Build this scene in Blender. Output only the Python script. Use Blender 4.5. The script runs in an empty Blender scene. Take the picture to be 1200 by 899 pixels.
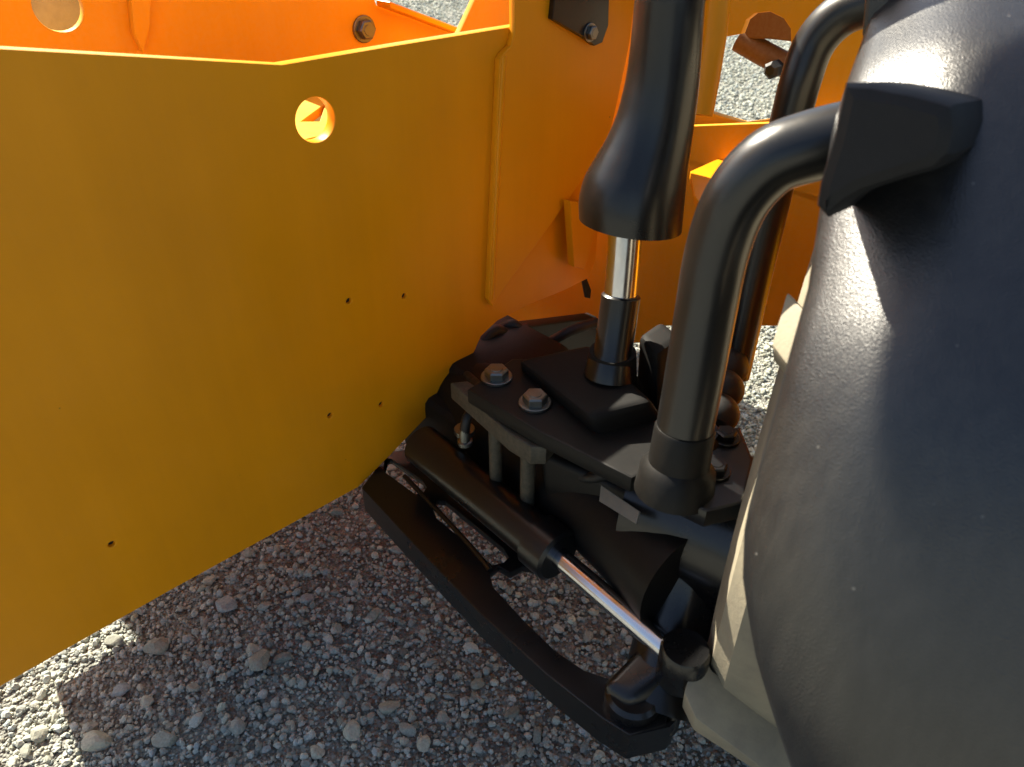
import bpy, bmesh, math, random
import numpy as np
from mathutils import Vector, Matrix

random.seed(7)
rng = np.random.default_rng(7)
S = bpy.context.scene
C = S.collection
R_ = math.radians

# ------------------------------------------------------------------ camera
CAM_H, PITCH, FX = 1.2, R_(35.0), 873.0
cam_d = bpy.data.cameras.new('camera')
cam = bpy.data.objects.new('camera', cam_d)
C.objects.link(cam)
cam.location = (0, 0, CAM_H)
cam.rotation_euler = (R_(90) - PITCH, 0, 0)
cam_d.sensor_width = 36.0
cam_d.lens = FX / 1200.0 * 36.0
cam_d.clip_start = 0.02
cam_d.clip_end = 500
cam_d.dof.use_dof = True
cam_d.dof.focus_distance = 1.15
cam_d.dof.aperture_fstop = 7.0
S.camera = cam

# ------------------------------------------------------------------ sky, sun, exposure
SUN_AZ, SUN_EL = R_(-40.0), R_(42.0)          # azimuth clockwise from +Y
wd = bpy.data.worlds.new('World')
S.world = wd
wd.use_nodes = True
nt = wd.node_tree
bg = nt.nodes['Background']
sky = nt.nodes.new('ShaderNodeTexSky')
sky.sky_type = 'NISHITA'
sky.sun_disc = False
sky.sun_elevation = SUN_EL
sky.sun_rotation = SUN_AZ
nt.links.new(sky.outputs[0], bg.inputs[0])
sky.dust_density = 2.5
sky.ozone_density = 0.6
bg.inputs[1].default_value = 0.055
sd = bpy.data.lights.new('sun', 'SUN')
sd.energy = 5.0
sd.angle = R_(0.5)
sd.color = (1.0, 0.92, 0.76)
sun = bpy.data.objects.new('sun', sd)
C.objects.link(sun)
to_sun = Vector((math.sin(SUN_AZ) * math.cos(SUN_EL), math.cos(SUN_AZ) * math.cos(SUN_EL), math.sin(SUN_EL)))
sun.rotation_euler = to_sun.to_track_quat('Z', 'Y').to_euler()
sun.location = (0, 0, 6)
S.view_settings.view_transform = 'Standard'
S.view_settings.look = 'None'
S.view_settings.exposure = 1.7
S.view_settings.gamma = 1.0
S.cycles.max_bounces = 10
S.cycles.diffuse_bounces = 6

# ------------------------------------------------------------------ axes of the machine (plan view)
AU = R_(47.0)
U = Vector((math.sin(AU), math.cos(AU), 0))           # along the chassis
N = Vector((-math.cos(AU), math.sin(AU), 0))          # from the near wheel towards the chassis
AW = R_(27.0)
W = Vector((math.sin(AW), math.cos(AW), 0))           # heading of the steered wheel
RR = Vector((math.cos(AW), -math.sin(AW), 0))         # outboard along the wheel axis
Z = Vector((0, 0, 1))
EYE = Vector((0, 0, CAM_H))
FWD = Vector((0, math.cos(PITCH), -math.sin(PITCH)))
UPV = Vector((0, math.sin(PITCH), math.cos(PITCH)))


def ray(x, y):
    return FWD + Vector((1, 0, 0)) * ((x - 600) / FX) + UPV * ((449.5 - y) / FX)


def P(x, y, n=None, u=None, w=None, z=None, t=None):
    """survey point: where the sight line of a measured photo point meets a plane of the machine"""
    d = ray(x, y)
    if n is not None: t = n / d.dot(N)
    elif u is not None: t = u / d.dot(U)
    elif w is not None: t = w / d.dot(W)
    elif z is not None: t = (z - CAM_H) / d.z
    return EYE + d * t


# ------------------------------------------------------------------ materials
def new_mat(name):
    m = bpy.data.materials.new(name)
    m.use_nodes = True
    return m, m.node_tree, m.node_tree.nodes['Principled BSDF']


def noise(t, scale, detail=4, rough=0.55, coord=None, dist=0.0):
    n = t.nodes.new('ShaderNodeTexNoise')
    n.inputs['Scale'].default_value = scale
    n.inputs['Detail'].default_value = detail
    n.inputs['Roughness'].default_value = rough
    n.inputs['Distortion'].default_value = dist
    if coord is not None: t.links.new(coord, n.inputs['Vector'])
    return n


def ramp(t, src, stops):
    r = t.nodes.new('ShaderNodeValToRGB')
    while len(r.color_ramp.elements) < len(stops): r.color_ramp.elements.new(0.5)
    for e, (p, c) in zip(r.color_ramp.elements, stops):
        e.position = p
        e.color = (c[0], c[1], c[2], 1) if not isinstance(c, (int, float)) else (c, c, c, 1)
    t.links.new(src, r.inputs[0])
    return r


def bump(t, b, src, strength, dist):
    n = t.nodes.new('ShaderNodeBump')
    n.inputs['Strength'].default_value = strength
    n.inputs['Distance'].default_value = dist
    t.links.new(src, n.inputs['Height'])
    t.links.new(n.outputs[0], b.inputs['Normal'])
    return n


def geo_pos(t):
    g = t.nodes.new('ShaderNodeNewGeometry')
    return g.outputs['Position']


def mat_paint(name, base, rough=0.32, coat=0.35, dusty=0.12, dust=(0.42, 0.34, 0.22), spec=0.5, worn=False):
    m, t, b = new_mat(name)
    pos = geo_pos(t)
    n1 = noise(t, 6.0, 6, 0.6, pos)
    n2 = noise(t, 160.0, 3, 0.6, pos)
    mul = t.nodes.new('ShaderNodeMath'); mul.operation = 'MULTIPLY'
    t.links.new(n1.outputs[0], mul.inputs[0]); t.links.new(n2.outputs[0], mul.inputs[1])
    r = ramp(t, mul.outputs[0], [(0.18, 0.0), (0.55, dusty)])
    mix = t.nodes.new('ShaderNodeMix'); mix.data_type = 'RGBA'
    mix.inputs['A'].default_value = (*base, 1)
    mix.inputs['B'].default_value = (*dust, 1)
    t.links.new(r.outputs[0], mix.inputs['Factor'])
    col = mix.outputs['Result']
    if worn:
        # faint run-down streaks and cloudy patches in the paint
        mp = t.nodes.new('ShaderNodeMapping'); mp.inputs['Scale'].default_value = (16, 16, 1.3)
        t.links.new(pos, mp.inputs['Vector'])
        st = noise(t, 1.0, 5, 0.65, mp.outputs[0])
        cl = noise(t, 2.2, 4, 0.55, pos)
        s1 = ramp(t, st.outputs[0], [(0.3, 0.955), (0.7, 1.03)])
        s2 = ramp(t, cl.outputs[0], [(0.3, 0.90), (0.7, 1.08)])
        for src in (s1, s2):
            mm = t.nodes.new('ShaderNodeMix'); mm.data_type = 'RGBA'; mm.blend_type = 'MULTIPLY'
            mm.inputs['Factor'].default_value = 1.0
            t.links.new(col, mm.inputs['A']); t.links.new(src.outputs[0], mm.inputs['B'])
            col = mm.outputs['Result']
        # small stone chips through the paint, a few and uneven
        vo = t.nodes.new('ShaderNodeTexVoronoi'); vo.inputs['Scale'].default_value = 34
        t.links.new(pos, vo.inputs['Vector'])
        sp = ramp(t, vo.outputs['Distance'], [(0.035, 1.0), (0.06, 0.0)])
        gt = ramp(t, vo.outputs['Color'], [(0.80, 0.0), (0.84, 0.75)])
        m2 = t.nodes.new('ShaderNodeMath'); m2.operation = 'MULTIPLY'
        t.links.new(sp.outputs[0], m2.inputs[0]); t.links.new(gt.outputs[0], m2.inputs[1])
        mc = t.nodes.new('ShaderNodeMix'); mc.data_type = 'RGBA'
        mc.inputs['B'].default_value = (0.09, 0.05, 0.025, 1)
        t.links.new(m2.outputs[0], mc.inputs['Factor']); t.links.new(col, mc.inputs['A'])
        col = mc.outputs['Result']
    t.links.new(col, b.inputs['Base Color'])
    rr = ramp(t, n1.outputs[0], [(0.3, rough - 0.05), (0.7, rough + 0.1)])
    t.links.new(rr.outputs[0], b.inputs['Roughness'])
    b.inputs['Coat Weight'].default_value = coat
    b.inputs['Specular IOR Level'].default_value = spec
    b.inputs['Coat Roughness'].default_value = 0.18
    n3 = noise(t, 55.0, 2, 0.5, pos)
    n4 = noise(t, 3.5, 2, 0.5, pos)
    ad = t.nodes.new('ShaderNodeMath'); ad.operation = 'MULTIPLY_ADD'; ad.inputs[1].default_value = 8.0
    t.links.new(n4.outputs[0], ad.inputs[0]); t.links.new(n3.outputs[0], ad.inputs[2])
    bump(t, b, ad.outputs[0], 0.12, 0.0015)
    return m


M = {}
M['yellow'] = mat_paint('yellow_paint', (0.84, 0.315, 0.0025), 0.40, 0.04, 0.03, spec=0.22, worn=True)
M['black'] = mat_paint('black_paint', (0.0045, 0.0045, 0.005), 0.28, 0.15, 0.02, (0.20, 0.17, 0.13))
M['yellow_in'] = mat_paint('dusty_yellow_paint', (0.80, 0.36, 0.008), 0.5, 0.0, 0.22, (0.62, 0.46, 0.20), spec=0.2, worn=True)  # inner copy of the machine paint, dustier and yellower against orange bounce light
M['satin'] = mat_paint('satin_black_tube', (0.006, 0.006, 0.006), 0.33, 0.15, 0.02, (0.20, 0.18, 0.15), spec=0.6)
M['rust'] = mat_paint('rusty_brown', (0.20, 0.085, 0.022), 0.6, 0.0, 0.2)
M['blackdust'] = mat_paint('dusty_black_paint', (0.0045, 0.0043, 0.004), 0.5, 0.0, 0.025, (0.22, 0.18, 0.13), spec=0.3)


M['cast'] = mat_paint('cast_iron_black', (0.0045, 0.0042, 0.004), 0.7, 0.0, 0.04, (0.12, 0.085, 0.06), spec=0.25)


def mat_metal(name, col, rough):
    m, t, b = new_mat(name)
    b.inputs['Metallic'].default_value = 1
    b.inputs['Base Color'].default_value = (*col, 1)
    n = noise(t, 90, 4, 0.6, geo_pos(t))
    r = ramp(t, n.outputs[0], [(0.3, rough * 0.7), (0.75, rough * 1.5)])
    t.links.new(r.outputs[0], b.inputs['Roughness'])
    return m


M['chrome'] = mat_metal('chrome', (0.62, 0.63, 0.66), 0.17)
M['zinc'] = mat_metal('zinc', (0.22, 0.225, 0.21), 0.38)
M['tag'] = mat_paint('tag_metal', (0.20, 0.19, 0.165), 0.5, 0.0, 0.3)
M['olive'] = mat_paint('primer_edge', (0.045, 0.04, 0.027), 0.55, 0.0, 0.2)


def mat_plastic():
    m, t, b = new_mat('grained_black_plastic')
    pos = geo_pos(t)
    big = noise(t, 9, 5, 0.6, pos)
    # fine streaks of dust down the guard
    mp = t.nodes.new('ShaderNodeMapping'); mp.inputs['Scale'].default_value = (110, 110, 9)
    t.links.new(pos, mp.inputs['Vector'])
    st = noise(t, 1.0, 4, 0.6, mp.outputs[0])
    mul = t.nodes.new('ShaderNodeMath'); mul.operation = 'MULTIPLY'
    t.links.new(big.outputs[0], mul.inputs[0]); t.links.new(st.outputs[0], mul.inputs[1])
    r = ramp(t, mul.outputs[0], [(0.12, (0.007, 0.0075, 0.009)), (0.42, (0.024, 0.0235, 0.0225))])
    # tiny specks of dust
    vo = t.nodes.new('ShaderNodeTexVoronoi'); vo.inputs['Scale'].default_value = 70
    t.links.new(pos, vo.inputs['Vector'])
    sp = ramp(t, vo.outputs['Distance'], [(0.05, 1.0), (0.10, 0.0)])
    gate = ramp(t, vo.outputs['Color'], [(0.74, 0.0), (0.8, 0.55)])
    m2 = t.nodes.new('ShaderNodeMath'); m2.operation = 'MULTIPLY'
    t.links.new(sp.outputs[0], m2.inputs[0]); t.links.new(gate.outputs[0], m2.inputs[1])
    mix = t.nodes.new('ShaderNodeMix'); mix.data_type = 'RGBA'
    mix.inputs['B'].default_value = (0.22, 0.21, 0.19, 1)
    t.links.new(m2.outputs[0], mix.inputs['Factor']); t.links.new(r.outputs[0], mix.inputs['A'])
    t.links.new(mix.outputs['Result'], b.inputs['Base Color'])
    b.inputs['Roughness'].default_value = 0.35
    b.inputs['Specular IOR Level'].default_value = 0.85
    g = t.nodes.new('ShaderNodeTexVoronoi'); g.inputs['Scale'].default_value = 750
    t.links.new(pos, g.inputs['Vector'])
    bump(t, b, g.outputs['Distance'], 0.45, 0.0006)
    return m


M['plastic'] = mat_plastic()


def mat_rubber():
    m, t, b = new_mat('dusty_rubber')
    pos = geo_pos(t)
    n = noise(t, 14, 6, 0.65, pos)
    n2 = noise(t, 220, 3, 0.6, pos)
    r = ramp(t, n.outputs[0], [(0.3, (0.23, 0.205, 0.155)), (0.7, (0.36, 0.315, 0.22))])
    t.links.new(r.outputs[0], b.inputs['Base Color'])
    b.inputs['Roughness'].default_value = 0.7
    bump(t, b, n2.outputs[0], 0.35, 0.001)
    return m


M['rubber'] = mat_rubber()


def mat_hose():
    m, t, b = new_mat('black_rubber')
    b.inputs['Base Color'].default_value = (0.010, 0.010, 0.010, 1)
    n = noise(t, 60, 3, 0.6, geo_pos(t))
    r = ramp(t, n.outputs[0], [(0.3, 0.42), (0.7, 0.65)])
    t.links.new(r.outputs[0], b.inputs['Roughness'])
    return m


M['hose'] = mat_hose()
M['boss_shade'] = mat_paint('boss_shade_black', (0.006, 0.006, 0.0065), 0.62, 0.0, 0.02, (0.2, 0.18, 0.15), spec=0.35)  # boss black darkened so its face reads as shaded even in sun


def mat_stone(name):
    m, t, b = new_mat(name)
    at = t.nodes.new('ShaderNodeAttribute'); at.attribute_name = 'tone'
    pos = geo_pos(t)
    n = noise(t, 260, 5, 0.65, pos)
    r = ramp(t, n.outputs[0], [(0.3, 0.72), (0.7, 1.2)])
    mix = t.nodes.new('ShaderNodeMix'); mix.data_type = 'RGBA'; mix.blend_type = 'MULTIPLY'
    mix.inputs['Factor'].default_value = 1.0
    t.links.new(at.outputs['Color'], mix.inputs['A']); t.links.new(r.outputs[0], mix.inputs['B'])
    t.links.new(mix.outputs['Result'], b.inputs['Base Color'])
    b.inputs['Roughness'].default_value = 0.88
    bump(t, b, n.outputs[0], 0.5, 0.0015)
    return m


M['stone'] = mat_stone('gravel_stone')


def mat_ground():
    m, t, b = new_mat('gravel_ground')
    pos = geo_pos(t)
    v = t.nodes.new('ShaderNodeTexVoronoi'); v.inputs['Scale'].default_value = 60
    t.links.new(pos, v.inputs['Vector'])
    v2 = t.nodes.new('ShaderNodeTexVoronoi'); v2.inputs['Scale'].default_value = 140
    t.links.new(pos, v2.inputs['Vector'])
    n = noise(t, 30, 6, 0.7, pos)
    r = ramp(t, v.outputs['Color'], [(0.1, (0.19, 0.19, 0.168)), (0.5, (0.30, 0.305, 0.268)), (0.9, (0.43, 0.44, 0.38))])
    rn = ramp(t, n.outputs[0], [(0.3, 0.65), (0.7, 1.1)])
    mix = t.nodes.new('ShaderNodeMix'); mix.data_type = 'RGBA'; mix.blend_type = 'MULTIPLY'
    mix.inputs['Factor'].default_value = 1.0
    t.links.new(r.outputs[0], mix.inputs['A']); t.links.new(rn.outputs[0], mix.inputs['B'])
    t.links.new(mix.outputs['Result'], b.inputs['Base Color'])
    b.inputs['Roughness'].default_value = 0.92
    add = t.nodes.new('ShaderNodeMath'); add.operation = 'ADD'
    t.links.new(v.outputs['Distance'], add.inputs[0]); t.links.new(v2.outputs['Distance'], add.inputs[1])
    inv = t.nodes.new('ShaderNodeMath'); inv.operation = 'MULTIPLY'; inv.inputs[1].default_value = -1
    t.links.new(add.outputs[0], inv.inputs[0])
    bump(t, b, inv.outputs[0], 1.0, 0.012)
    return m


M['ground'] = mat_ground()

# ------------------------------------------------------------------ object helpers
ROOT_LOC = Vector((0.25, 1.05, 0))
root = bpy.data.objects.new('telehandler', None)
C.objects.link(root)
root.location = ROOT_LOC
root['label'] = 'yellow telehandler with black steering axle and plastic mudguard parked on gravel'
root['category'] = 'telehandler'


def link(name, me, mat, parent=root, angle=35):
    o = bpy.data.objects.new(name, me)
    if mat is not None:
        me.materials.clear(); me.materials.append(mat)
    if angle is not None and len(me.polygons):
        me.shade_smooth()
        me.set_sharp_from_angle(angle=R_(angle))
    C.objects.link(o)
    if parent is not None:
        o.parent = parent
        if parent is root: o.matrix_parent_inverse = Matrix.Translation(-ROOT_LOC)
    return o


def from_bm(name, bm, mat, parent=root, angle=35):
    bmesh.ops.recalc_face_normals(bm, faces=bm.faces)
    me = bpy.data.meshes.new(name)
    bm.to_mesh(me); bm.free()
    return link(name, me, mat, parent, angle)


def circ(c, e1, e2, r, k=20):
    return [c + e1 * (r * math.cos(2 * math.pi * i / k)) + e2 * (r * math.sin(2 * math.pi * i / k)) for i in range(k)]


def plate(name, outer, normal, thick, mat, holes=(), bevel=0.0012, parent=root):
    """flat plate: outer and holes are world points on one plane; grows by thick along normal"""
    normal = normal.normalized()
    e1 = Z.cross(normal)
    if e1.length < 1e-3: e1 = Vector((1, 0, 0))
    e1.normalize()
    e2 = normal.cross(e1).normalized()
    o0 = outer[0].copy()
    cu = bpy.data.curves.new('tmp', 'CURVE')
    cu.dimensions = '2D'
    cu.fill_mode = 'BOTH'
    cu.extrude = max(thick / 2 - bevel, 0.0002)
    cu.bevel_depth = bevel
    cu.bevel_resolution = 1
    cu.offset = -bevel
    for loop in [outer] + list(holes):
        sp = cu.splines.new('POLY')
        sp.points.add(len(loop) - 1)
        sp.use_cyclic_u = True
        for q, p in zip(sp.points, loop):
            d = p - o0
            q.co = (d.dot(e1), d.dot(e2), 0, 1)
    ob = bpy.data.objects.new('tmp', cu)
    C.objects.link(ob)
    dg = bpy.context.evaluated_depsgraph_get()
    me = bpy.data.meshes.new_from_object(ob.evaluated_get(dg))
    bpy.data.objects.remove(ob); bpy.data.curves.remove(cu)
    me.name = name
    mat4 = Matrix(((e1.x, e2.x, normal.x, 0), (e1.y, e2.y, normal.y, 0), (e1.z, e2.z, normal.z, 0), (0, 0, 0, 1)))
    me.transform(Matrix.Translation(o0 + normal * (thick / 2)) @ mat4)
    return link(name, me, mat, parent, 30)


def catmull(pts, k=6):
    out = []
    n = len(pts)
    for i in range(n - 1):
        p0 = pts[max(i - 1, 0)]; p1 = pts[i]; p2 = pts[i + 1]; p3 = pts[min(i + 2, n - 1)]
        for j in range(k):
            s = j / k
            out.append(0.5 * ((2 * p1) + (p2 - p0) * s + (2 * p0 - 5 * p1 + 4 * p2 - p3) * s * s + (3 * p1 - p0 - 3 * p2 + p3) * s ** 3))
    out.append(pts[-1])
    return out


def sweep_bm(pts, radii, seg=28, cap=True, bm=None):
    bm = bm or bmesh.new()
    n = len(pts)
    tang = [(pts[min(i + 1, n - 1)] - pts[max(i - 1, 0)]).normalized() for i in range(n)]
    ref = Vector((0, 0, 1)) if abs(tang[0].z) < 0.9 else Vector((1, 0, 0))
    e1 = (ref - tang[0] * ref.dot(tang[0])).normalized()
    rings = []
    for i in range(n):
        e1 = (e1 - tang[i] * e1.dot(tang[i])).normalized()
        e2 = tang[i].cross(e1)
        rings.append([bm.verts.new(p) for p in circ(pts[i], e1, e2, radii[i], seg)])
    for a, b in zip(rings, rings[1:]):
        for i in range(seg):
            bm.faces.new((a[i], a[(i + 1) % seg], b[(i + 1) % seg], b[i]))
    if cap:
        bm.faces.new(rings[0][::-1]); bm.faces.new(rings[-1])
    return bm


def tube(name, pts, r, mat, parent=root, seg=28, smooth=6):
    q = catmull(pts, smooth) if smooth else pts
    return from_bm(name, sweep_bm(q, [r] * len(q), seg), mat, parent)


def lathe_bm(p0, p1, prof, seg=32, bm=None):
    """prof: list of (distance along p0->p1 in metres, radius)"""
    d = (p1 - p0).normalized()
    bm = bm or bmesh.new()
    e1 = Vector((0, 0, 1)) if abs(d.z) < 0.9 else Vector((1, 0, 0))
    e1 = (e1 - d * e1.dot(d)).normalized(); e2 = d.cross(e1)
    rings = [[bm.verts.new(p) for p in circ(p0 + d * s, e1, e2, max(r, 0.0003), seg)] for s, r in prof]
    for a, b in zip(rings, rings[1:]):
        for i in range(seg):
            bm.faces.new((a[i], a[(i + 1) % seg], b[(i + 1) % seg], b[i]))
    bm.faces.new(rings[0][::-1]); bm.faces.new(rings[-1])
    return bm


def lathe(name, p0, p1, prof, mat, parent=root, seg=32):
    return from_bm(name, lathe_bm(p0, p1, prof, seg), mat, parent)


def block(name, corners, mat, parent=root, bev=0.006, segs=3):
    """8 corners: bottom four in order, top four above them"""
    bm = bmesh.new()
    v = [bm.verts.new(c) for c in corners]
    for f in ((3, 2, 1, 0), (4, 5, 6, 7), (0, 1, 5, 4), (1, 2, 6, 5), (2, 3, 7, 6), (3, 0, 4, 7)):
        bm.faces.new([v[i] for i in f])
    bmesh.ops.recalc_face_normals(bm, faces=bm.faces)
    if bev: bmesh.ops.bevel(bm, geom=list(bm.edges), offset=bev, segments=segs, affect='EDGES', profile=0.6)
    return from_bm(name, bm, mat, parent)


def UN(u, n, z):
    return U * u + N * n + Z * z


def unbox(name, u0, u1, n0, n1, z0, z1, mat, parent=root, bev=0.006):
    c = [UN(u0, n0, z0), UN(u1, n0, z0), UN(u1, n1, z0), UN(u0, n1, z0),
         UN(u0, n0, z1), UN(u1, n0, z1), UN(u1, n1, z1), UN(u0, n1, z1)]
    return block(name, c, mat, parent, bev)


bolt_mesh = {}


def bolt(p, axis, r, mat, parent, name='bolt', h=None):
    """hex head on a washer; meshes are shared"""
    key = (round(r, 4), mat.name)
    if key not in bolt_mesh:
        bm = lathe_bm(Vector((0, 0, 0)), Vector((0, 0, 1)), [(0, r * 1.32), (r * 0.2, r * 1.32), (r * 0.24, r * 1.25)], 20)
        lathe_bm(Vector((0, 0, r * 0.2)), Vector((0, 0, 1)), [(0, r), (r * 0.62, r), (r * 0.74, r * 0.86)], 6, bm)
        lathe_bm(Vector((0, 0, r * 0.9)), Vector((0, 0, 1)), [(0, r * 0.55), (r * 0.10, r * 0.5)], 12, bm)
        bmesh.ops.recalc_face_normals(bm, faces=bm.faces)
        me = bpy.data.meshes.new('bolt')
        bm.to_mesh(me); bm.free()
        me.materials.append(mat)
        bolt_mesh[key] = me
    o = bpy.data.objects.new(name, bolt_mesh[key])
    C.objects.link(o)
    o.parent = parent
    q = axis.normalized().to_track_quat('Z', 'Y')
    o.rotation_mode = 'QUATERNION'
    o.rotation_quaternion = q
    o.location = p
    if parent is root: o.matrix_parent_inverse = Matrix.Translation(-ROOT_LOC)
    return o


def px(pts, **k):
    return [P(x, y, **k) for x, y in pts]


# ------------------------------------------------------------------ ground
bm = bmesh.new()
g = 60.0
for x, y in ((-g, -g), (g, -g), (g, g), (-g, g)): bm.verts.new((x, y, 0))
bm.faces.new(bm.verts)
ground = from_bm('gravel_ground', bm, M['ground'], None)
ground['kind'] = 'structure'


def ico(sub):
    b = bmesh.new()
    bmesh.ops.create_icosphere(b, subdivisions=sub, radius=1.0)
    b.verts.ensure_lookup_table()
    v = np.array([p.co[:] for p in b.verts]); f = np.array([[q.index for q in p.verts] for p in b.faces])
    b.free()
    return v, f


ICO1, ICO2, ICO3 = ico(1), ico(2), ico(3)


def stone_tone(k):
    t = rng.normal(0.40, 0.085, k).clip(0.16, 0.66)
    warm = rng.normal(0.0, 0.04, k)
    return np.stack([t * (0.945 + warm), t * (1.0 + 0.3 * warm), t * (0.88 - warm)], 1)


def stones_arrays(xy, size, base, sink=0.25):
    v0, f0 = base
    k, nv = len(xy), len(v0)
    sc = np.stack([rng.uniform(0.8, 1.3, k), rng.uniform(0.7, 1.05, k), rng.uniform(0.5, 0.85, k)], 1) * size[:, None] * 0.5
    v = v0[None] * (1 + rng.normal(0, 0.13, (k, nv, 1)))
    v = np.sign(v) * np.abs(v) ** 0.85
    v = v * sc[:, None, :]
    q = rng.normal(0, 1, (k, 4)); q[:, 1:3] *= 0.35
    q /= np.linalg.norm(q, axis=1, keepdims=True)
    a, b, c, d = q.T
    rot = np.stack([np.stack([1 - 2 * (c * c + d * d), 2 * (b * c - a * d), 2 * (b * d + a * c)], 1),
                    np.stack([2 * (b * c + a * d), 1 - 2 * (b * b + d * d), 2 * (c * d - a * b)], 1),
                    np.stack([2 * (b * d - a * c), 2 * (c * d + a * b), 1 - 2 * (b * b + c * c)], 1)], 1)
    v = np.einsum('kij,knj->kni', rot, v)
    v[:, :, 0] += xy[:, 0:1]; v[:, :, 1] += xy[:, 1:2]
    v[:, :, 2] += (sc[:, 2] * (1 - sink))[:, None]
    f = (f0[None] + (np.arange(k) * nv)[:, None, None]).reshape(-1, 3)
    return v.reshape(-1, 3), f, np.repeat(stone_tone(k), nv, 0)


def mesh_np(name, v, f, tone, smooth=False):
    me = bpy.data.meshes.new(name)
    me.vertices.add(len(v)); me.vertices.foreach_set('co', v.astype(np.float32).ravel())
    me.loops.add(f.size); me.loops.foreach_set('vertex_index', f.astype(np.int32).ravel())
    me.polygons.add(len(f)); me.polygons.foreach_set('loop_start', np.arange(0, f.size, 3, dtype=np.int32))
    me.update(calc_edges=True)
    a = me.attributes.new('tone', 'FLOAT_COLOR', 'POINT')
    a.data.foreach_set('color', np.concatenate([tone, np.ones((len(tone), 1))], 1).astype(np.float32).ravel())
    me.validate()
    if not smooth:
        me.polygons.foreach_set('use_smooth', np.zeros(len(f), dtype=bool))
    return me


def zone(x0, x1, y0, y1, dens, smin, smax, base, power=2.2):
    k = int((x1 - x0) * (y1 - y0) * dens)
    xy = np.stack([rng.uniform(x0, x1, k), rng.uniform(y0, y1, k)], 1)
    s = smin + (smax - smin) * rng.random(k) ** power
    return stones_arrays(xy, s, base)


parts = [
    zone(-1.45, 0.65, 0.30, 2.1, 13000, 0.004, 0.010, ICO1, 1.5),
    zone(-1.25, 0.50, 0.35, 1.6, 3200, 0.008, 0.017, ICO2, 2.4),
    zone(0.30, 1.70, 1.4, 3.3, 8000, 0.006, 0.018, ICO1, 2.2),
    zone(0.9, 4.2, 3.3, 9.0, 2600, 0.010, 0.026, ICO1, 2.0),
    zone(-2.6, 0.6, 6.0, 11.5, 1000, 0.012, 0.030, ICO1, 2.0),
]
vs, fs, ts, off = [], [], [], 0
for v, f, tn in parts:
    vs.append(v); fs.append(f + off); ts.append(tn); off += len(v)
me = mesh_np('gravel', np.concatenate(vs), np.concatenate(fs), np.concatenate(ts))
gravel = link('gravel', me, M['stone'], None, None)
gravel['kind'] = 'stuff'
gravel['label'] = 'grey crushed gravel covering the ground under the machine'
gravel['category'] = 'gravel'

# larger stones one can pick out, each an object; the first ones are placed as surveyed
spots = [(182, 757, 34), (135, 750, 26), (265, 708, 30), (305, 775, 40), (193, 865, 30), (113, 868, 36), (275, 850, 26),
         (331, 770, 24), (455, 828, 30), (412, 855, 32), (478, 852, 26), (452, 790, 20), (230, 843, 22), (505, 775, 18),
         (560, 800, 22), (600, 835, 24), (360, 700, 20), (395, 735, 18), (245, 680, 20), (295, 760, 22), (520, 840, 20),
         (630, 860, 22), (340, 850, 20), (370, 880, 24), (690, 745, 20), (625, 705, 18), (655, 735, 18), (700, 770, 16), (45, 858, 26), (30, 880, 18)]
for i in range(110):
    spots.append(None)
stone_meshes = []
for i in range(14):
    v0, f0 = ICO3
    d = np.ones(len(v0))
    for q in range(9):                       # broken facets: cut the ball by random planes
        nrm = rng.normal(0, 1, 3); nrm /= np.linalg.norm(nrm)
        h = rng.uniform(0.55, 0.9)
        pr = (v0 * d[:, None]) @ nrm
        d = np.where(pr > h, d * h / np.maximum(pr, 1e-6), d)
    v = v0 * d[:, None] * (1 + rng.normal(0, 0.012, (len(v0), 1)))
    v = v * np.array([rng.uniform(.55, .68), rng.uniform(.42, .55), rng.uniform(.3, .4)])
    v[:, 2] += 0.12
    tn = np.repeat(stone_tone(1) * 0.95, len(v0), 0)
    stone_meshes.append(mesh_np('stone', v, f0, tn))
    stone_meshes[-1].materials.append(M['stone'])
for i, s in enumerate(spots):
    if s:
        p = P(s[0], s[1], z=0.008); sz = s[2] / FX * (p - EYE).length * 0.66
    else:
        p = Vector((rng.uniform(-1.1, 0.45), rng.uniform(0.42, 1.5), 0)); sz = 0.013 + 0.014 * rng.random() ** 2
    o = bpy.data.objects.new('stone', stone_meshes[i % 14])
    C.objects.link(o)
    o.parent = ground
    o.location = (p.x, p.y, 0.001)
    o.rotation_euler = (0, 0, rng.uniform(0, 6.28))
    o.scale = (sz, sz, sz)

# ------------------------------------------------------------------ wheel and mudguard geometry
WC, ZC = 1.05, 0.55


def wheel_pt(phi, r, rad, wc=WC, zc=ZC, axes=(W, RR)):
    return axes[0] * (wc - rad * math.cos(phi)) + axes[1] * r + Z * (zc + rad * math.sin(phi))


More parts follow.
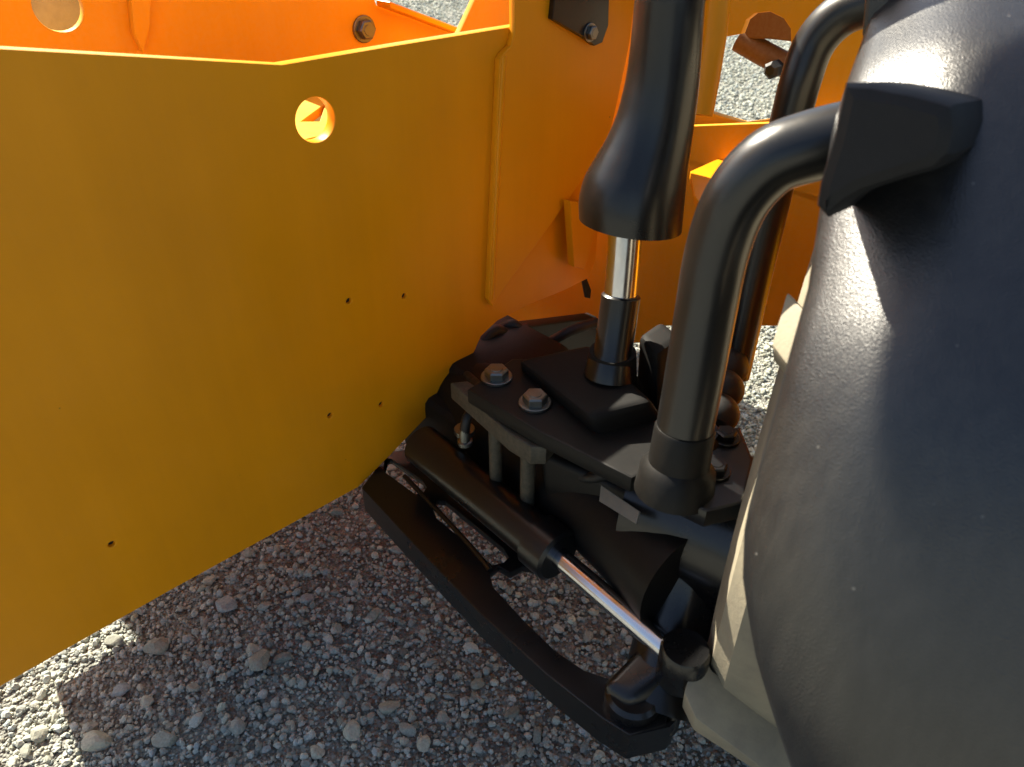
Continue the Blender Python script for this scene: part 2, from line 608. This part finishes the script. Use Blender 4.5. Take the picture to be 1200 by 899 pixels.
def make_wheel(wc, zc, r_in, width, axes, origin=Vector((0, 0, 0)), lug0=R_(-15)):
    wheel = None
    seg = 96
    prof = [(r_in + 0.055, 0.30), (r_in + 0.02, 0.335), (r_in + 0.002, 0.40), (r_in + 0.002, 0.455), (r_in + 0.014, 0.492), (r_in + 0.034, 0.508),
            (r_in + width / 2, 0.513),
            (r_in + width - 0.034, 0.508), (r_in + width - 0.014, 0.492), (r_in + width - 0.002, 0.455), (r_in + width - 0.002, 0.40),
            (r_in + width - 0.02, 0.335), (r_in + width - 0.055, 0.30)]
    bm = bmesh.new()
    rings = []
    for i in range(seg):
        a = 2 * math.pi * i / seg
        rings.append([bm.verts.new(origin + wheel_pt(a, r, rad, wc, zc, axes)) for r, rad in prof])
    m = len(prof)
    for i in range(seg):
        A, B = rings[i], rings[(i + 1) % seg]
        for j in range(m - 1):
            bm.faces.new((A[j], A[j + 1], B[j + 1], B[j]))
        bm.faces.new((A[m - 1], A[0], B[0], B[m - 1]))
    # chevron lugs
    nl = 7
    lb = bmesh.new()
    for k in range(nl):
        for side in (0, 1):
            a0 = 2 * math.pi * (k + 0.5 * side) / nl + lug0
            da = 0.16
            def lp(s, e, rad):      # s: 0 shoulder .. 1 centre, e: -1/1 lug edge
                r = (r_in - 0.004 + s * (width * 0.54)) if side == 0 else (r_in + width + 0.004 - s * (width * 0.54))
                a = a0 - s * 0.30 + e * (0.045 + 0.012 * (1 - s))
                return origin + wheel_pt(a, r, rad, wc, zc, axes)
            secs = []
            for s, lo, hi in ((0.0, 0.470, 0.540), (0.10, 0.50, 0.556), (0.5, 0.50, 0.558), (1.0, 0.50, 0.556)):
                secs.append([lb.verts.new(lp(s, -1.15, lo)), lb.verts.new(lp(s, -0.8, hi)), lb.verts.new(lp(s, 0.8, hi)), lb.verts.new(lp(s, 1.15, lo))])
            for A, B in zip(secs, secs[1:]):
                for j in range(3): lb.faces.new((A[j], A[j + 1], B[j + 1], B[j]))
                lb.faces.new((A[3], A[0], B[0], B[3]))
            lb.faces.new(secs[0][::-1]); lb.faces.new(secs[-1])
    bmesh.ops.recalc_face_normals(lb, faces=lb.faces)
    bmesh.ops.bevel(lb, geom=list(lb.edges), offset=0.004, segments=2, affect='EDGES', profile=0.6)
    tmp = bpy.data.meshes.new('tmp'); lb.to_mesh(tmp); lb.free()
    bm.from_mesh(tmp); bpy.data.meshes.remove(tmp)
    # rim (the part), tyre the sub-part
    rb = bmesh.new()
    prof2 = [(r_in + 0.04, 0.315), (r_in + 0.05, 0.29), (r_in + 0.10, 0.28), (r_in + 0.16, 0.26), (r_in + 0.165, 0.05), (r_in + 0.175, 0.05), (r_in + 0.18, 0.27), (r_in + width - 0.06, 0.285), (r_in + width - 0.045, 0.315)]
    rings = []
    for i in range(48):
        a = 2 * math.pi * i / 48
        rings.append([rb.verts.new(origin + wheel_pt(a, r, rad, wc, zc, axes)) for r, rad in prof2])
    for i in range(48):
        A, B = rings[i], rings[(i + 1) % 48]
        for j in range(len(prof2) - 1):
            rb.faces.new((A[j], A[j + 1], B[j + 1], B[j]))
    wheel = from_bm('wheel', rb, M['yellow'])
    from_bm('tyre', bm, M['rubber'], wheel, 30)
    return wheel


make_wheel(WC, ZC, -0.045, 0.36, (W, RR))
# the wheel at the other end of the axle, straight across the chassis
make_wheel(0.62 + 0.0, 0.55, 0.0, 0.36, (U, N), N * 1.95)

# mudguard over the near wheel
FPROF = [(0.0, 0.552), (0.003, 0.562), (0.012, 0.572), (0.026, 0.583), (0.042, 0.594), (0.058, 0.603), (0.074, 0.609), (0.092, 0.612), (0.13, 0.614), (0.22, 0.616), (0.32, 0.616), (0.40, 0.61), (0.43, 0.59)]


def fender_rin(phi):
    return float(np.interp(math.degrees(phi), [-26, -10, 0, 9, 14.6, 19.8, 24.6, 44, 58.6, 90], [.235, .145, .078, .032, .004, -.016, -.026, -.029, -.047, -.05]))


def fender_k(phi):
    dd = math.degrees(phi)
    return 1 - 0.010 * math.sin(2 * math.pi * (dd - 44) / 34) * math.exp(-((dd - 44) / 18) ** 2) - 0.013 * math.sin(2 * math.pi * (dd - 65) / 32) * math.exp(-((dd - 65) / 9) ** 2)


def fender_rad(phi, r):
    r0 = fender_rin(phi)
    a = (r - r0) / ((0.39 - r0) / 0.43)
    return float(np.interp(a, [p[0] for p in FPROF], [p[1] for p in FPROF])) * fender_k(phi)


def fender_obj():
    bm = bmesh.new()
    phis = [R_(-26 + i * 2.0) for i in range(95)]
    outer, inner = [], []
    for ph in phis:
        r0 = fender_rin(ph)
        sc = (0.39 - r0) / 0.43
        ro = [(r0 + a * sc, b * fender_k(ph)) for a, b in FPROF]
        outer.append([bm.verts.new(wheel_pt(ph, r, rad, WC - .10)) for r, rad in ro])
        inner.append([bm.verts.new(wheel_pt(ph, r + (0.004 if j < 2 else 0), rad - 0.008, WC - .10)) for j, (r, rad) in enumerate(ro)])
    m, n = len(FPROF), len(phis)
    for i in range(n - 1):
        for j in range(m - 1):
            bm.faces.new((outer[i][j], outer[i][j + 1], outer[i + 1][j + 1], outer[i + 1][j]))
            bm.faces.new((inner[i][j], inner[i + 1][j], inner[i + 1][j + 1], inner[i][j + 1]))
        bm.faces.new((outer[i][0], outer[i + 1][0], inner[i + 1][0], inner[i][0]))
        bm.faces.new((outer[i][m - 1], inner[i][m - 1], inner[i + 1][m - 1], outer[i + 1][m - 1]))
    for j in range(m - 1):
        bm.faces.new((outer[0][j], inner[0][j], inner[0][j + 1], outer[0][j + 1]))
        bm.faces.new((outer[-1][j], outer[-1][j + 1], inner[-1][j + 1], inner[-1][j]))
    return from_bm('mudguard', bm, M['plastic'], root, 50)


fender = fender_obj()
# moulded boss that takes the support tube
NBOSS = (W * -.985 + Z * .174 - RR * .2).normalized()
DB = NBOSS.dot(W * .487 + RR * .035 + Z * .935 - EYE)


def pboss(x, y):
    d = ray(x, y)
    return EYE + d * (DB / d.dot(NBOSS))


plate('mounting_boss', [pboss(x, y) for x, y in [(987, 97), (1020, 99), (1070, 108), (1104, 117), (1118, 122), (1122, 150), (1114, 182), (1094, 200), (1062, 209), (1008, 226), (985, 240), (966, 257), (953, 242), (957, 215), (972, 165)]],
      -NBOSS, 0.12, M['boss_shade'], bevel=0.009, parent=fender)
plate('mounting_boss', px([(1016, -30), (1060, -30), (1046, 50), (1035, 53), (1012, 48), (1010, 40)], w=0.80),
      W, 0.1, M['plastic'], bevel=0.004, parent=fender)
tube('support_tube', [P(800, 515, t=.808), P(812, 450, t=.78), P(826, 370, t=.748), P(840, 296, t=.715), P(862, 236, t=.685), P(900, 192, t=.66), P(945, 173, t=.645), P(1000, 160, t=.632)], 0.0305, M['satin'], fender)
tube('support_tube', [P(858, 440, t=1.10), P(884, 320, t=1.04), P(905, 230, t=.99), P(924, 150, t=.95), P(938, 95, t=.92), P(955, 50, t=.90), P(985, 18, t=.875), P(1025, 2, t=.85), P(1060, -5, t=.83)], 0.025, M['satin'], fender)

# ------------------------------------------------------------------ chassis
NA = 0.845
TH = 0.019
hole = circ(P(370, 141, n=NA), U, Z, 0.0268, 32)
dots = [(409, 353), (474, 347), (387, 487), (447, 474), (131, 638)]
A = plate('side_plate', px([(-420, 30), (0, 57), (330, 76), (460, 54), (571, 36), (602, 31), (640, 25), (704, 14), (704, 235), (698, 305), (690, 326), (660, 341), (620, 357), (583, 376), (564, 394), (556, 412), (546, 434), (525, 462), (500, 489), (458, 533), (420, 571), (200, 692), (0, 805), (-420, 1042)], n=NA),
          N, TH, M['yellow'], holes=[hole] + [circ(P(x, y, n=NA), U, Z, 0.0044, 12) for x, y in dots], bevel=0.0015)
for x, y in dots:  # black disc set in each hole, painted in for the dark inside
    lathe('hole_dark_disc', P(x, y, n=NA + 0.006), P(x, y, n=NA + 0.006) + N, [(0, 0.0058), (0.004, 0.0058)], M['hose'], A, 12)
NB = NA - 0.012
B = plate('boom_tower_plate', px([(603, -330), (603, 40), (599, 54), (590, 63), (586, 70), (573, 352), (578, 360), (585, 347), (606, 318), (665, 236), (700, 182), (716, 152), (723, 122), (738, 50), (752, -60), (770, -330)], n=NB),
          N, 0.0115, M['yellow'], bevel=0.0015)
tube('weld_bead', [P(589, 66, n=NB + 0.004), P(583, 170, n=NB + 0.004), P(575, 350, n=NB + 0.004)], 0.006, M['yellow'], B, 10, 2)
br = plate('hose_bracket', px([(656, -60), (716, -60), (713, 30), (706, 50), (697, 54), (684, 44), (648, 23)], n=NB - 0.011), N, 0.0105, M['black'], parent=B)
bolt(P(691, 38, n=NB - 0.0112), -N, 0.0105, M['zinc'], B)
plate('stop_tongue', px([(668, 236), (692, 240), (700, 260), (690, 300), (684, 316), (673, 313)], n=NB - 0.02), N, 0.016, M['yellow'], parent=B)
plate('slot_dark', px([(683, 328), (688, 327), (693, 340), (692, 350), (687, 349)], n=NA + 0.058), N, 0.006, M['hose'], parent=A)  # black piece painted in for the darkness of an open slot

# far side plate of the chassis and the webs between the two
NF = 1.30
Fp = plate('inner_plate', [UN(-0.055, NF, 0.18)] + [UN(1.6, NF, 0.18), UN(1.6, NF, 0.62), UN(1.05, NF, .70)] + px([(548, 48), (528, 38), (441, 6), (427, -40)], n=NF) + [UN(.82, NF, 1.405), UN(.57, NF, 1.405), UN(.56, NF, 1.075), UN(0.30, NF, 1.075), UN(-0.055, NF, 1.075)], N, 0.016, M['yellow_in'],  # top raised out of view to keep sun off the saddle plate
           holes=[circ(P(68, 8, n=NF), U, Z, 0.033, 28), circ(P(370, 150, n=NF), U, Z, 0.07, 28)], bevel=0.0015)
bolt(P(426, 34, n=NF - 0.001), -N, 0.018, M['zinc'], Fp)
plate('stiffener', px([(150, -40), (178, -40), (176, 30), (168, 62), (158, 40)], n=NF - 0.02), N, 0.019, M['yellow_in'], parent=Fp)
ZF = .903
plate('floor_web', [UN(0.28, NA + 0.021, ZF), UN(0.60, NA + 0.021, ZF), UN(0.60, 1.14, ZF), UN(0.28, 1.14, ZF)], Z, 0.012, M['yellow_in'], holes=[px([(354, 153), (383, 131), (376, 153)], z=ZF)])
plate('unseen_belly_plate', [UN(-0.03, NA + 0.021, 0.42), UN(0.42, NA + 0.021, 0.42), UN(0.42, NF - 0.002, 0.42), UN(-0.03, NF - 0.002, 0.42)], Z, 0.012, M['black'])  # added under the chassis, unseen, to shade the gravel and set its shadow edge
l0, l1 = P(441, 7, n=NF - .002), P(533, 41, n=NF - .002)
block('lip_flange', [l0, l1, l1 - N * .045, l0 - N * .045, l0 + Z * .012, l1 + Z * .012, l1 - N * .045 + Z * .012, l0 - N * .045 + Z * .012], M['yellow'], Fp, .002, 1)
plate('inner_tower_plate', px([(538, 40), (566, -20), (590, -160), (680, -160), (680, 90), (540, 90)], n=1.16), N, .014, M['yellow_in'], bevel=.0015)
# the raised boom added out of view, sloped to shade the mudguard top and plate gap
def boom_pt(u, off, n):
    return UN(u, n, 1.847 + .696 * (u - .461) + off)
bo = block('unseen_boom', [boom_pt(-.1, 0, .95), boom_pt(3.2, 0, .95), boom_pt(3.2, 0, 1.2), boom_pt(-.1, 0, 1.2), boom_pt(-.1, .48, .95), boom_pt(3.2, .48, .95), boom_pt(3.2, .48, 1.2), boom_pt(-.1, .48, 1.2)], M['yellow'], root, .012)
# cross member seen past the cylinder
UC = 1.12
CP = plate('cross_plate', px([(700, -90), (1075, -90), (1075, 150), (700, 150)], u=UC + 0.03), U, 0.014, M['yellow_in'],
           holes=[px([(826, 130), (836, 90), (846, 44), (868, 40), (874, 24), (884, 16), (902, 14), (918, 22), (926, 34), (927, 60), (921, 100), (910, 139), (872, 144)], u=UC + 0.03)], bevel=0.002)
plate('cross_channel', px([(560, 157), (1010, 140), (1000, 200), (950, 330), (938, 382), (776, 382), (772, 402), (700, 402), (560, 400)], u=UC), U, 0.012, M['yellow_in'], parent=CP)
plate('channel_lip', [P(690, 152, u=UC - .0), P(1010, 140, u=UC - .0), P(1010, 140, u=UC - .0) + U * 0.03, P(690, 152, u=UC - .0) + U * 0.03], -Z, 0.01, M['yellow_in'], parent=CP)
plate('gusset', px([(808, 209), (836, 196), (890, 178), (852, 226), (822, 254), (812, 236)], z=0.772), Z, 0.012, M['yellow'])
lb_ = plate('link_bracket', px([(868, 22), (884, 10), (906, 8), (930, 20), (935, 50), (900, 46), (874, 46)], u=1.35), U, .05, M['rust'], bevel=.004)
tube('link_arm', [P(866, 46, u=1.36), P(890, 60, u=1.37), P(935, 84, u=1.38)], .022, M['rust'], lb_, 16, 3)
lathe('grease_nut', P(912, 80, u=1.36), P(912, 80, u=1.36) - U * .03, [(0, .016), (.025, .016), (.03, .010)], M['hose'], lb_, 6)
tube('upright_edge', [P(845, -60, t=.98), P(838, 40, t=1.0), P(822, 135, t=1.03)], 0.016, M['yellow'], root, 16, 2)

# ------------------------------------------------------------------ levelling cylinder
base = P(722, 400, t=.955); low = P(732, 275, t=.90); top = P(786, -10, t=.775)
top2 = top + (top - low) * 0.9
ctrl = [(738.5, 262, 60.5), (739.5, 240, 61.5), (744, 215, 59.5), (751.5, 192, 54.5), (760, 168, 49.5), (767.5, 142, 45.8), (773, 115, 43.8), (777, 90, 42.6), (780, 60, 41.8), (782.5, 30, 41.3), (785, 0, 41)]
ts = [.778 + (.896 - .778) * y / 264 for x, y, hw in ctrl]
pts = catmull([P(x, y, t=t) for (x, y, hw), t in zip(ctrl, ts)], 4)
rad = [v.x for v in catmull([Vector((hw * t / FX, 0, 0)) for (x, y, hw), t in zip(ctrl, ts)], 4)]
dax = (pts[-1] - pts[0]).normalized()
pts = [pts[0] + dax * .004] + pts                      # rolled lower lip
rad = [rad[0] - .012] + rad
pts += [pts[-1] + dax * .12 * k for k in (1, 2, 3)]
rad += [rad[-1]] * 3
ax1 = (Vector((1, 0, 0)) - dax * dax.x).normalized(); ax2 = dax.cross(ax1)
bm = bmesh.new()
rings = [[bm.verts.new(p) for p in circ(c, ax1, ax2, r, 44)] for c, r in zip(pts, rad)]
for a, b_ in zip(rings, rings[1:]):
    for i in range(44): bm.faces.new((a[i], a[(i + 1) % 44], b_[(i + 1) % 44], b_[i]))
bm.faces.new(rings[0][::-1]); bm.faces.new(rings[-1])
cyl = from_bm('levelling_cylinder', bm, M['black'], root, 50)
tube('piston_rod', [P(735, 245, t=.89), P(731, 300, t=.912), P(726, 360, t=.937)], 0.0205, M['chrome'], cyl, 32, 1)
lathe('rod_sleeve', P(728, 345, t=.93), P(718, 415, t=.96), [(0, 0.022), (0.002, 0.0245), (0.075, 0.0245), (0.085, 0.03), (0.11, 0.034)], M['black'], cyl)


# ------------------------------------------------------------------ axle
axle_pts = [UN(.70, 1.15, .40), UN(.69, .90, .41), UN(.66, .70, .43), UN(.62, .45, .45), UN(.59, .30, .46)]
ax = from_bm('axle', sweep_bm(catmull(axle_pts, 5), [r.x for r in catmull([Vector((a, 0, 0)) for a in (0.075, 0.078, 0.085, 0.075, 0.085)], 5)], 36), M['blackdust'])
unbox('housing', .64, .84, .74, 1.1, .28, .50, M['blackdust'], ax, .02)
unbox('rear_cover', .585, .70, .70, .93, .30, .455, M['blackdust'], ax, .02)
plate('arch_bracket', px([(556, 430), (566, 402), (590, 386), (640, 380), (700, 372), (700, 440), (640, 460), (560, 470)], n=NA + .026), N, .03, M['blackdust'], bevel=.003, parent=ax)
# saddle plate carrying the two bolts
ZP = .62
plate('saddle_plate', px([(548, 456), (600, 420), (700, 420), (790, 500), (765, 550), (740, 560), (700, 540), (630, 505)], z=ZP), -Z, 0.024, M['blackdust'], bevel=0.003, parent=ax)
plate('clamp_bar', px([(528, 448), (548, 446), (650, 512), (640, 524), (622, 524), (596, 508)], z=ZP - .026), -Z, 0.03, M['olive'], bevel=0.003, parent=ax)
for x, y in ((582, 443), (627, 473)):
    bolt(P(x, y, z=ZP + .0005), Z, 0.0165, M['zinc'], ax)
for (xa, ya), w_ in (((580, 490), 0.0095), ((619, 512), 0.0105)):
    a = P(xa, ya, z=ZP - .05); b_ = Vector((a.x, a.y, 0.44))
    tube('stud', [a, b_], w_, M['olive'], ax, 14, 0)
# rod foot
c0 = P(718, 415, t=.96)
bmc = lathe_bm(Vector((c0.x, c0.y, .55)), Vector((c0.x, c0.y, .9)), [(0, .044), (.06, .040), (.10, .034), (.135, .030)], 32)
lathe_bm(Vector((c0.x, c0.y, .585)) - U * .062, Vector((c0.x, c0.y, .585)) + U * .062, [(0, .03), (.004, .034), (.120, .034), (.124, .03)], 24, bmc)
from_bm('clevis', bmc, M['cast'], ax)
block('arm_casting', [P(610, 440, z=.60), P(705, 524, z=.60), P(785, 500, z=.60), P(700, 415, z=.60), P(606, 421, z=.64), P(690, 488, z=.65), P(765, 470, z=.66), P(690, 404, z=.65)], M['cast'], ax, 0.012, 4)
tube('brake_hose', [P(575, 392, n=.90), P(600, 380, n=.87), P(618, 395, n=.85), P(640, 402, n=.83), P(668, 388, n=.80), P(700, 378, n=.78)], 0.010, M['hose'], ax, 14, 5)
tube('brake_hose', [P(568, 430, n=.86), P(566, 404, n=.87), P(580, 388, n=.87), P(605, 398, n=.86), P(640, 410, n=.83)], 0.012, M['hose'], ax, 14, 5)
tube('brake_hose', [P(640, 540, z=.50), P(690, 560, z=.53), P(735, 545, z=.57), P(775, 548, z=.57), P(800, 580, z=.55)], 0.008, M['hose'], ax, 14, 5)
block('pivot_casting', [P(745, 470, z=.56), P(770, 515, z=.56), P(800, 470, z=.56), P(770, 430, z=.56), P(748, 392, z=.70), P(770, 415, z=.70), P(800, 395, z=.70), P(775, 375, z=.70)], M['cast'], ax, 0.012, 4)
# front wall of the housing with the data tag
bx0, bx1 = P(640, 560, z=.55), P(800, 690, z=.50)
block('housing_wall', [P(640, 610, z=.42), P(790, 740, z=.36), P(850, 690, z=.36), P(700, 560, z=.42), P(630, 530, z=.54), P(790, 600, z=.54), P(840, 560, z=.54), P(690, 500, z=.54)], M['blackdust'], ax, 0.012, 4)

# knuckle at the wheel end
kc = P(802, 560, z=.56)
bmk = lathe_bm(Vector((kc.x, kc.y, .28)), Vector((kc.x, kc.y, .9)), [(0, .04), (.015, .05), (.07, .052), (.10, .048), (.20, .048), (.23, .052), (.31, .05), (.335, .045), (.36, .03)], 36)
lathe_bm(kc - RR * 0.06 - Z * .06, kc + RR * 0.14 - Z * .06, [(0, .075), (.05, .085), (.12, .10), (.2, .12)], 36, bmk)
kn = from_bm('knuckle', bmk, M['black'])
plate('knuckle_flange', px([(768, 510), (800, 500), (868, 500), (884, 540), (872, 590), (828, 600), (775, 575)], z=.63), -Z, 0.025, M['black'], bevel=0.004, parent=kn)
bolt(P(838, 553, z=.6305), Z, 0.013, M['black'], kn)
bolt(P(850, 514, z=.6305), Z, 0.013, M['black'], kn)
lathe('tube_socket', P(803, 500, t=.800), P(798, 528, t=.815), [(0, .031), (.003, .0325), (.045, .034), (.055, .042), (.085, .045)], M['blackdust'], kn)
bp = [P(862, 392, t=1.12), P(838, 500, t=1.0)]
prof = []
L = (bp[1] - bp[0]).length
for i in range(45):
    s = i / 44
    prof.append((s * L, 0.016 + .013 * abs(math.sin(s * math.pi * 4.0)) ** 0.7))
lathe('bellows', bp[0], bp[1], prof, M['hose'], kn, 28)
# lower arm to the guard bar
block('lower_arm', [P(705, 850, z=.33), P(728, 872, z=.33), P(795, 868, z=.33), P(790, 790, z=.33), P(706, 800, z=.39), P(740, 820, z=.39), P(820, 760, z=.42), P(800, 700, z=.42)], M['black'], kn, 0.012, 4)
tube('lower_post', [P(765, 830, z=.34), P(795, 710, z=.42), P(815, 630, z=.50)], 0.045, M['black'], kn, 24, 4)

# ------------------------------------------------------------------ guard bar with slots, below the steering cylinder
ZB = 0.36
slot1 = [(449, 536), (459, 537), (496, 562), (501, 571), (497, 578), (486, 580), (449, 553)]
slot2 = [(513, 586), (522, 587), (590, 643), (596, 653), (590, 659), (577, 662), (512, 607), (507, 596)]
G = plate('guard_bar', px([(424, 571), (455, 530), (520, 520), (600, 588), (648, 640), (640, 668), (612, 664), (598, 672), (584, 664), (574, 672), (578, 688), (612, 725), (650, 762), (684, 785), (718, 797), (770, 788), (790, 800), (780, 850), (738, 862), (706, 842), (640, 790), (560, 716), (480, 632)], z=ZB),
          -Z, 0.012, M['black'], holes=[px(slot1, z=ZB), px(slot2, z=ZB)], bevel=0.0015)
# deep outer skirt of the bar
sk = [(424, 572), (480, 633), (560, 717), (640, 791), (706, 843), (738, 863), (785, 852)]
top_e = px(sk, z=ZB - 0.001)
bm = bmesh.new()
rows = []
nrm = U * -1
for i, p in enumerate(top_e):
    inn = U * 0.012
    hgt = 0.05
    rows.append([bm.verts.new(p), bm.verts.new(p + inn), bm.verts.new(p + inn - Z * hgt), bm.verts.new(p - Z * hgt)])
for a, b_ in zip(rows, rows[1:]):
    for j in range(4): bm.faces.new((a[j], a[(j + 1) % 4], b_[(j + 1) % 4], b_[j]))
bm.faces.new(rows[0][::-1]); bm.faces.new(rows[-1])
from_bm('skirt', bm, M['black'], G, 30)
tube('rib', px([(474, 558), (520, 606), (560, 650), (574, 668)], z=ZB + 0.002), 0.004, M['black'], G, 10, 3)
lathe('bush', P(738, 838, z=.33), P(738, 838, z=.33) + Z * .07, [(0, .034), (.045, .034), (.05, .029)], M['black'], G)

# ------------------------------------------------------------------ steering cylinder
ZS = 0.43
s0, s1, s2 = P(494, 521, z=ZS), P(656, 653, z=ZS), P(800, 777, z=ZS)
L1 = (s1 - s0).length
sc = lathe('steering_cylinder', s0, s1, [(0, .033), (L1 - .045, .033), (L1 - .043, .039), (L1 - .004, .039), (L1, .034)], M['black'], root, 40)
tube('piston_rod', [s1 - (s1 - s0) * .05, s2], 0.0145, M['chrome'], sc, 28, 0)
lathe('rod_eye', s2 - Z * .03, s2 + Z * .03, [(0, .026), (.005, .029), (.055, .029), (.06, .026)], M['black'], sc)
lathe('port_boss', P(545, 520, z=ZS + .03), P(545, 520, z=ZS + .03) + Z * .03, [(0, .012), (.02, .012), (.022, .016), (.03, .016)], M['zinc'], sc, 16)

hp = P(545, 520, z=ZS + .06)
lathe('hose_fitting', hp, hp + Z * .028, [(0, .011), (.006, .011), (.007, .008), (.022, .008), (.028, .007)], M['zinc'], sc, 12)
tube('hose', [hp + Z * .02, hp + Z * .045 + U * .006, hp + Z * .05 + U * .035 + N * .01, hp + Z * .03 + U * .08 + N * .05, hp + U * .12 + N * .14], .0075, M['hose'], sc, 14, 6)

# data tag on the housing
tg = [P(706, 569, t=.955), P(751, 600, t=.892), P(748, 615, t=.890), P(704, 588, t=.948)]
nn = (tg[1] - tg[0]).cross(tg[3] - tg[0]).normalized()
if nn.dot(EYE - tg[0]) < 0: nn = -nn
plate('data_tag', tg, nn, 0.003, M['tag'], bevel=0.0004, parent=ax)
